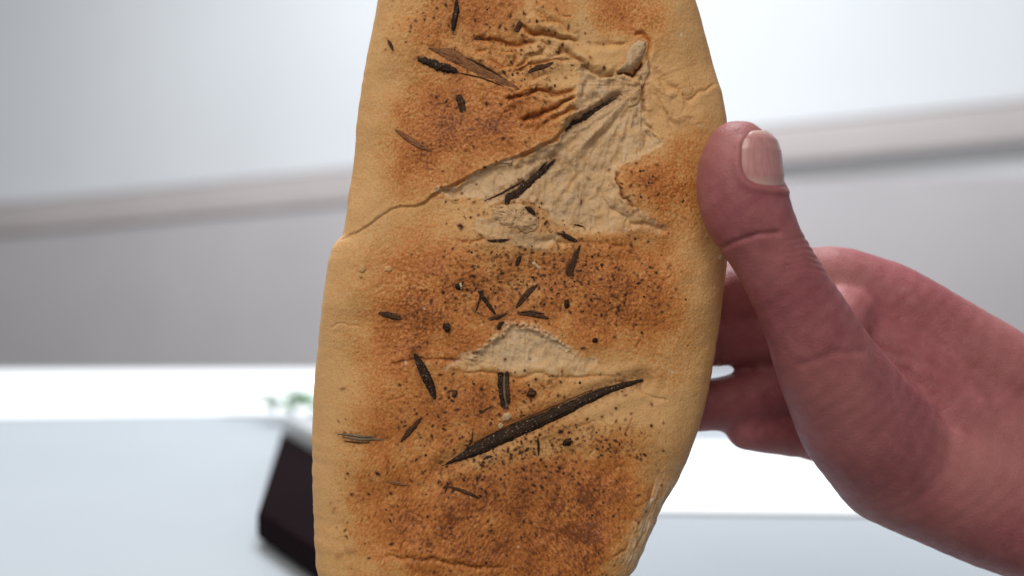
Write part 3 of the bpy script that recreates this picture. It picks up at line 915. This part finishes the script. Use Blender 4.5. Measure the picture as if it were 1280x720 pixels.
b4 = fragment('stalk_fragment', [(598, 363), (606, 374), (613, 384), (620, 393)], 5.5, 'forked black sliver in the middle of the bread', M_CHAR, 2.8, 'lens', 0, 20)
fragment('side_strand', [(604, 362), (600, 374), (597, 384), (594, 392)], 4.0, None, M_CHAR, 2.4, 'spear', 0, 21, parent=b4)
b5 = fragment('stalk_fragment', [(649, 393), (662, 392), (674, 395), (686, 398)], 6.0, 'pair of brown parallel fibres just above the lower tear', M_CHAR2, 3.0, 'lens', 0.6, 22)
fragment('side_strand', [(650, 390), (664, 389), (680, 392)], 3.4, None, M_CHAR2, 2.4, 'lens', 0, 23, parent=b5)
fragment('stalk_fragment', [(709, 346), (714, 333), (719, 320), (725, 306)], 11, 'brown hollow wedge standing upright right of centre', M_CHAR2, 3.8, 'spear', 0.7, 24)
fragment('stalk_fragment', [(700, 292), (710, 297), (721, 302)], 7, 'short black sliver above the upright hollow wedge', M_CHAR, 3.4, 'lens', 0, 25, rag=0.2)
b6 = fragment('stalk_fragment', [(626, 464), (626, 478), (627, 492), (630, 508)], 7, 'upright double-stranded brown stalk below the lower tear', M_CHAR, 4.0, 'stick', 0.2, 26, rag=0.2)
fragment('side_strand', [(634, 463), (634, 478), (635, 492), (636, 504)], 5, None, M_CHAR2, 3.4, 'stick', 0.3, 27, parent=b6)
fragment('side_strand', [(630, 465), (630, 480), (631, 496), (633, 508)], 4, None, M_GREY, 2.6, 'stick', 0, 28, parent=b6)
fragment('stalk_fragment', [(502, 551), (510, 541), (518, 532), (528, 521)], 7, 'small frayed sliver left of the longest stalk', M_CHAR2, 3.0, 'lens', 0.2, 29, rag=0.3)
b7 = fragment('stalk_fragment', [(422, 543), (440, 543), (456, 545), (472, 544)], 3.6, 'grey bundle of three fibres close to the left edge', M_GREY, 2.0, 'lens', 0, 30)
fragment('side_strand', [(428, 546), (446, 548), (462, 548), (480, 548)], 3.4, None, M_GREY, 2.0, 'lens', 0, 31, parent=b7)
fragment('side_strand', [(430, 551), (446, 552), (464, 552)], 2.6, None, M_CHAR2, 1.6, 'lens', 0, 32, parent=b7)
b8 = fragment('stalk_fragment', [(561, 606), (574, 610), (588, 615), (600, 621)], 4.4, 'thin dark sliver below the left tip of the longest stalk', M_CHAR2, 2.4, 'lens', 0, 33)
fragment('side_strand', [(560, 601), (559, 608), (557, 615)], 2.6, None, M_CHAR2, 1.6, 'lens', 0, 34, parent=b8)
fragment('stalk_fragment', [(484, 601), (500, 603), (512, 605)], 5, 'faint brown smear-like fibre, lowest on the left', M_STRAW, 1.4, 'lens', 0, 35, rag=0.3)
fragment('stalk_fragment', [(660, 92), (672, 87), (682, 85), (691, 80)], 7, 'brown flattened husk tucked among the gathered folds', M_CHAR2, 3.4, 'lens', 0.2, 36, rag=0.25)
fragment('stalk_fragment', [(645, 333), (648, 326), (650, 320)], 6, 'short dark curled husk below the crumb lump', M_CHAR, 3.0, 'lens', 0.5, 37)
fragment('stalk_fragment', [(656, 260), (663, 264), (669, 270)], 6, 'short black sliver lying on the crumb lump', M_CHAR, 2.6, 'lens', 0, 38, lift=4.5)
fragment('stalk_fragment', [(672, 546), (673, 556), (673, 569)], 3.2, 'thin upright twig under the longest stalk', M_CHAR, 2.2, 'lens', 0, 39)
fragment('stalk_fragment', [(610, 301), (622, 302), (637, 300)], 4.4, 'thin ragged black fibre below the crumb lump', M_CHAR, 2.2, 'lens', 0, 41, rag=0.4)
fragment('stalk_fragment', [(592, 49), (598, 50), (606, 50)], 4.6, 'tiny dark bit at the left end of the top fold', M_CHAR2, 2.0, 'lens', 0, 42)
fragment('stalk_fragment', [(612, 400), (622, 396), (634, 391)], 4.6, 'ragged dark fibre at the peak of the lower tear', M_CHAR2, 2.2, 'lens', 0, 43, rag=0.4)
fragment('stalk_fragment', [(622, 412), (625, 406), (630, 402)], 6.0, 'small black shred on the rim of the lower tear', M_CHAR, 2.8, 'lens', 0, 44, rag=0.4)
fragment('stalk_fragment', [(616, 506), (606, 512), (600, 517)], 2.6, 'hair-thin fibre beside the double-stranded stalk', M_CHAR2, 1.6, 'lens', 0, 45)
fragment('stalk_fragment', [(717, 281), (723, 282), (730, 284)], 3.0, 'tiny dark sliver at the lower rim of the bare crumb', M_CHAR, 1.8, 'lens', 0, 46)


def grit(name, spots, label=None, parent=None, seed=0, mat=M_CHAR, cat=None, group=None):
    """knobbly charred grains lying on the crust"""
    r = np.random.default_rng(seed)
    V, F = [], []
    for (u, v, rad) in spots:
        bm = bmesh.new(); bmesh.ops.create_icosphere(bm, subdivisions=1 if rad < 3 else 2, radius=1.0)
        h = float(surf(u, v)); a = r.uniform(0, 3.1); st = r.uniform(0.75, 1.3)
        n0 = len(V)
        for q in bm.verts:
            k = rad * (1 + 0.22 * r.standard_normal())
            x, y = q.co.x * k * st, q.co.y * k / st
            V.append(W(u + x * math.cos(a) - y * math.sin(a), v + x * math.sin(a) + y * math.cos(a), h + 0.25 * rad + q.co.z * k * 0.6))
        F += [tuple(n0 + q.index for q in f.verts) for f in bm.faces]
        bm.free()
    V = np.array(V); org = BASE if parent else V.mean(0)
    me = mesh_from(name, V - org, F)
    attr(me, 'along', V[:, 0]); attr(me, 'across', V[:, 2])
    return link(name, me, mat, parent, label, cat, group, 'stuff' if parent else None, None if parent else tuple(org))


GG = 'charred grains on the crust'
grit('charred_grain', [(560, 409, 5.2)], 'round black grain left above the lower tear', None, 1, M_CHAR, 'grain', GG)
grit('charred_grain', [(575, 357, 4.6)], 'black grain with a pale chip, left of the forked sliver', None, 2, M_CHAR, 'grain', GG)
grit('charred_grain', [(708, 380, 4.2)], 'small black grain right of the slim brown husk', None, 3, M_CHAR, 'grain', GG)
grit('charred_grain', [(664, 490, 5.6)], 'dark knobbly grain right of the double-stranded stalk', None, 4, M_CHAR2, 'grain', GG)
grit('charred_grain', [(709, 551, 5.4)], 'dark knobbly grain under the middle of the longest stalk', None, 5, M_CHAR, 'grain', GG)
grit('charred_grain', [(743, 425, 3.2)], 'tiny blue-black grain right of the lower tear', None, 6, M_CHAR, 'grain', GG)
grit('charred_grain', [(569, 491, 4.2)], 'brown grain between the plump husk and the double stalk', None, 7, M_CHAR2, 'grain', GG)
flake('flour_bead', [(574, 353), (578, 353), (580, 360), (577, 363)], 2.6, M_CRUMB, seed=31, rough=0.2, lift=2.5)
rg = np.random.default_rng(44)
sp = []
for (n, cu, cv, su, sv) in [(60, 640, 345, 50, 26), (30, 700, 330, 50, 26), (26, 770, 365, 36, 30), (46, 640, 580, 70, 22), (24, 650, 500, 50, 18), (26, 660, 70, 40, 34),
                            (20, 640, 630, 70, 30), (12, 745, 552, 30, 10), (10, 560, 530, 40, 30), (14, 650, 278, 22, 12), (8, 820, 240, 24, 20)]:
    for _ in range(n):
        u, v = rg.normal(cu, su), rg.normal(cv, sv)
        if samp(edge_d, u, v) > 30: sp.append((u, v, 0.6 + 1.5 * rg.random() ** 3))
grit('charred_specks', sp, None, bread, 9, M_CHAR2)
attr(CRUST_ME, 'char_and_shade', both(np.clip(char_and_shade, 0, 1), 0))

# ------------------------------------------------------------------ the hand
def skin_material():
    k = N('skin')
    p = k.obj()
    a, b, c = k.noise(p, 90, 5, 0.65), k.noise(p, 420, 3, 0.6), k.noise(k.mapping(p, (1, 1, 2.2)), 1500, 2, 0.5)
    col = k.ramp(k.math('ADD', k.math('MULTIPLY', a, 0.75), k.math('MULTIPLY', b, 0.25)),
                 [(0.30, (0.235, 0.062, 0.070)), (0.50, (0.300, 0.088, 0.096)), (0.70, (0.370, 0.128, 0.130))])
    vo = k.n('ShaderNodeTexVoronoi', feature='DISTANCE_TO_EDGE'); k.l(p, vo.inputs['Vector']); vo.inputs['Scale'].default_value = 900
    ln = k.maprange(vo.outputs['Distance'], 0.0, 0.12, 0.0, 1.0)
    k.bump(k.math('ADD', k.math('ADD', b, k.math('MULTIPLY', c, 0.6)), k.math('MULTIPLY', ln, 0.35)), 0.24, 0.0005)
    big = k.maprange(k.noise(p, 28, 2, 0.5), 0.40, 0.68, 0.0, 0.55)
    col = k.mix(big, col, (0.40, 0.165, 0.145))
    k.base(col, k.maprange(b, 0.3, 0.7, 0.42, 0.60), 0.35)
    k.b.inputs['Subsurface Weight'].default_value = 0.22
    k.b.inputs['Subsurface Radius'].default_value = (0.0040, 0.0014, 0.0008)
    k.b.inputs['Subsurface Scale'].default_value = 0.6
    return k.m


M_SKIN = skin_material()
HB = np.array(W(1180, 620, -110))                # base of the hand


_b = bmesh.new(); bmesh.ops.create_icosphere(_b, subdivisions=3, radius=1.0)
BALL_V = np.array([tuple(v.co) for v in _b.verts]); BALL_F = np.array([[v.index for v in f.verts] for f in _b.faces]); _b.free()
HV, HF = [], []


def chain_balls(pts):
    """pts: (u, v, h, r) in px; a dense run of balls along a smooth curve"""
    p = np.asarray(pts, float)
    seg = np.linalg.norm(np.diff(p[:, :3], axis=0), axis=1); cum = np.concatenate([[0], np.cumsum(seg)])
    n = int(cum[-1] / 5) + 2
    s = np.linspace(0, cum[-1], n)
    q = np.stack([np.interp(s, cum, p[:, k]) for k in range(4)], 1)
    for k in range(4):
        f = smooth1(q[:, k], max(1, min(6, n // 6))); f[0], f[-1] = q[0, k], q[-1, k]; q[:, k] = f
    for u, v, h, r in q:
        HF.append(BALL_F + len(HV) * len(BALL_V))
        HV.append(BALL_V * r * PX + np.array(W(u, v, h)) - HB)


# thumb: tip, pad, joint, ball
chain_balls([(911, 198, 52, 40), (911, 227, 54, 53), (919, 266, 54, 54), (945, 312, 50, 46), (964, 342, 46, 47), (1000, 400, 28, 53), (1034, 460, 4, 64), (1086, 530, -36, 80), (1150, 590, -80, 88)])
# index, middle, ring, little
chain_balls([(800, 392, -140, 33), (840, 384, -144, 40), (900, 376, -150, 44), (960, 366, -152, 45), (1020, 352, -150, 46), (1090, 350, -140, 50), (1160, 380, -130, 56), (1300, 480, -120, 70)])
chain_balls([(790, 452, -142, 33), (830, 446, -146, 38), (900, 430, -152, 42), (960, 424, -160, 44), (1030, 424, -165, 46), (1100, 430, -160, 52), (1180, 450, -150, 60), (1320, 530, -130, 72)])
chain_balls([(812, 524, -142, 29), (850, 528, -146, 33), (900, 525, -152, 36), (960, 520, -165, 40), (1030, 498, -172, 44), (1110, 510, -170, 52), (1200, 530, -160, 60), (1330, 590, -140, 72)])
chain_balls([(968, 560, -160, 28), (990, 560, -168, 33), (1020, 562, -178, 36), (1070, 566, -188, 40), (1130, 580, -185, 48), (1220, 600, -170, 58), (1340, 640, -140, 70)])
# palm, heel and wrist
for a in ((1100, 420, -120, 60), (1120, 500, -130, 70), (1130, 560, -130, 66)):
    chain_balls([a, (1230, 540, -120, 90), (1360, 610, -120, 100), (1500, 680, -110, 105)])
chain_balls([(1150, 590, -80, 88), (1280, 640, -95, 95), (1420, 680, -110, 105), (1560, 740, -110, 118), (1900, 900, -110, 135)])
chain_balls([(1040, 440, -30, 40), (1080, 400, -90, 44), (1120, 400, -130, 50)])
me = mesh_from('hand_cage', np.concatenate(HV).tolist(), np.concatenate(HF).tolist())
tmp = bpy.data.objects.new('hand_cage', me); C.objects.link(tmp)
md = tmp.modifiers.new('r', 'REMESH'); md.mode = 'VOXEL'; md.voxel_size = 0.0011
ms = tmp.modifiers.new('s', 'SMOOTH'); ms.factor = 0.5; ms.iterations = 9
ss = tmp.modifiers.new('d', 'SUBSURF'); ss.levels = 1; ss.render_levels = 1
dg = bpy.context.evaluated_depsgraph_get()
hand_me = bpy.data.meshes.new_from_object(tmp.evaluated_get(dg))
bpy.data.objects.remove(tmp)
hand_me.name = 'hand'
nv = len(hand_me.vertices)
co = np.zeros(nv * 3, np.float32); hand_me.vertices.foreach_get('co', co); co = co.reshape(-1, 3).astype(float)
nr = np.zeros(nv * 3, np.float32); hand_me.vertices.foreach_get('normal', nr); nr = nr.reshape(-1, 3).astype(float)
wu = (co[:, 0] + HB[0]) / PX + 640; wv = 360 - (co[:, 2] + HB[2]) / PX; wh = -(co[:, 1] + HB[1]) / PX
disp = np.zeros(nv)


def hcrease(pts, w, dep, hmin=-1e9, hmax=1e9):
    global disp
    d, s, t = polyline(pts, wu, wv)
    disp -= np.where((wh > hmin) & (wh < hmax), dep * np.exp(-(d / w) ** 2), 0)


hcrease([(880, 318), (900, 306), (924, 298), (948, 296)], 3.0, 2.6, 20)
hcrease([(985, 452), (1020, 436), (1060, 436)], 5.0, 1.4, -30)
for q in range(6): hcrease([(958, 306 + 7 * q), (985, 300 + 7 * q), (1012, 306 + 7 * q)], 1.8, 0.9, 20)
for q in (925, 1010):
    hcrease([(q, 320), (q + 4, 480)], 3.5, 2.2, -150, -90)
hcrease([(1046, 470), (1100, 452), (1150, 470), (1190, 520), (1215, 590)], 9.0, 4.0, -200, -20)
hcrease([(1120, 440), (1190, 462), (1260, 500)], 7.0, 2.6, -200, -20)
disp += 0.35 * np.sin(wu * 0.21 + 2 * np.sin(wv * 0.05)) * np.sin(wv * 0.17)
# nail bed and the skin folds that hold the nail
NA, NV0, NV1, NHW = math.radians(43), 178.0, 244.0, math.radians(50)
ang = np.arctan2(wu - 911, wh - 53.5)
fx = (ang - NA) / NHW; fy = (wv - (NV0 + NV1) / 2) / ((NV1 - NV0) / 2)
ne = (np.abs(fx) ** 3 + np.abs(fy) ** 3) ** (1 / 3.0)
onth = (wh > 0) & (wv < 290) & (wv > 150)
disp += np.where(onth, -2.4 * (1 - sstep(0.88, 1.0, ne)) + 2.2 * np.exp(-((ne - 1.13) / 0.11) ** 2) * sstep(-1.1, -0.5, fy), 0)
co += nr * (disp * PX)[:, None]
hand_me.vertices.foreach_set('co', co.reshape(-1).astype(np.float32))
hand_me.polygons.foreach_set('use_smooth', [True] * len(hand_me.polygons))
hand_me.update()
hand = link('hand', hand_me, M_SKIN, loc=tuple(HB), label='hand gripping the bread at its right edge, thumb in front and fingers behind', cat='hand')

# thumb nail
kn = N('nail')
_nc = kn.ramp(kn.noise(kn.mapping(kn.obj(), (3, 3, 0.6)), 500, 3, 0.5), [(0.3, (0.42, 0.185, 0.175)), (0.7, (0.50, 0.245, 0.225))])
_nc = kn.mix(kn.ramp(kn.attr('along'), [(0.02, (1, 1, 1)), (0.10, (0, 0, 0)), (0.80, (0, 0, 0)), (0.95, (0.6, 0.6, 0.6))]), _nc, (0.62, 0.46, 0.40))
kn.base(_nc, 0.22, 0.5)
na, nz = 32, 40
V = np.zeros((nz, na, 3))
for i in range(nz):
    f = i / (nz - 1)
    v = NV0 - 3 + f * (NV1 - NV0 + 3)
    yy = abs(2 * f - 1)
    halfw = NHW * (max(0.0, 1 - yy ** 3)) ** (1 / 3.0) + 0.01
    r = np.interp(v, [155, 173, 185, 198, 227, 267], [14, 36, 46, 50.0, 53.2, 54.0])
    for j in range(na):
        x = 2 * j / (na - 1) - 1
        a = NA + halfw * x
        rr = r - 1.0 + 1.6 * (1 - x ** 6) * min(1.0, 6 * (1 - f)) 
        V[i, j] = W(911 + rr * math.sin(a), v, 53.5 + rr * math.cos(a))
NT = np.repeat(np.linspace(0, 1, nz)[:, None], na, 1)
nail_me = grid_mesh('nail', V - HB, False)
attr(nail_me, 'along', NT)
link('thumb_nail', nail_me, kn.m, hand)

for o in bpy.data.objects:
    if '_o' in o: del o['_o']
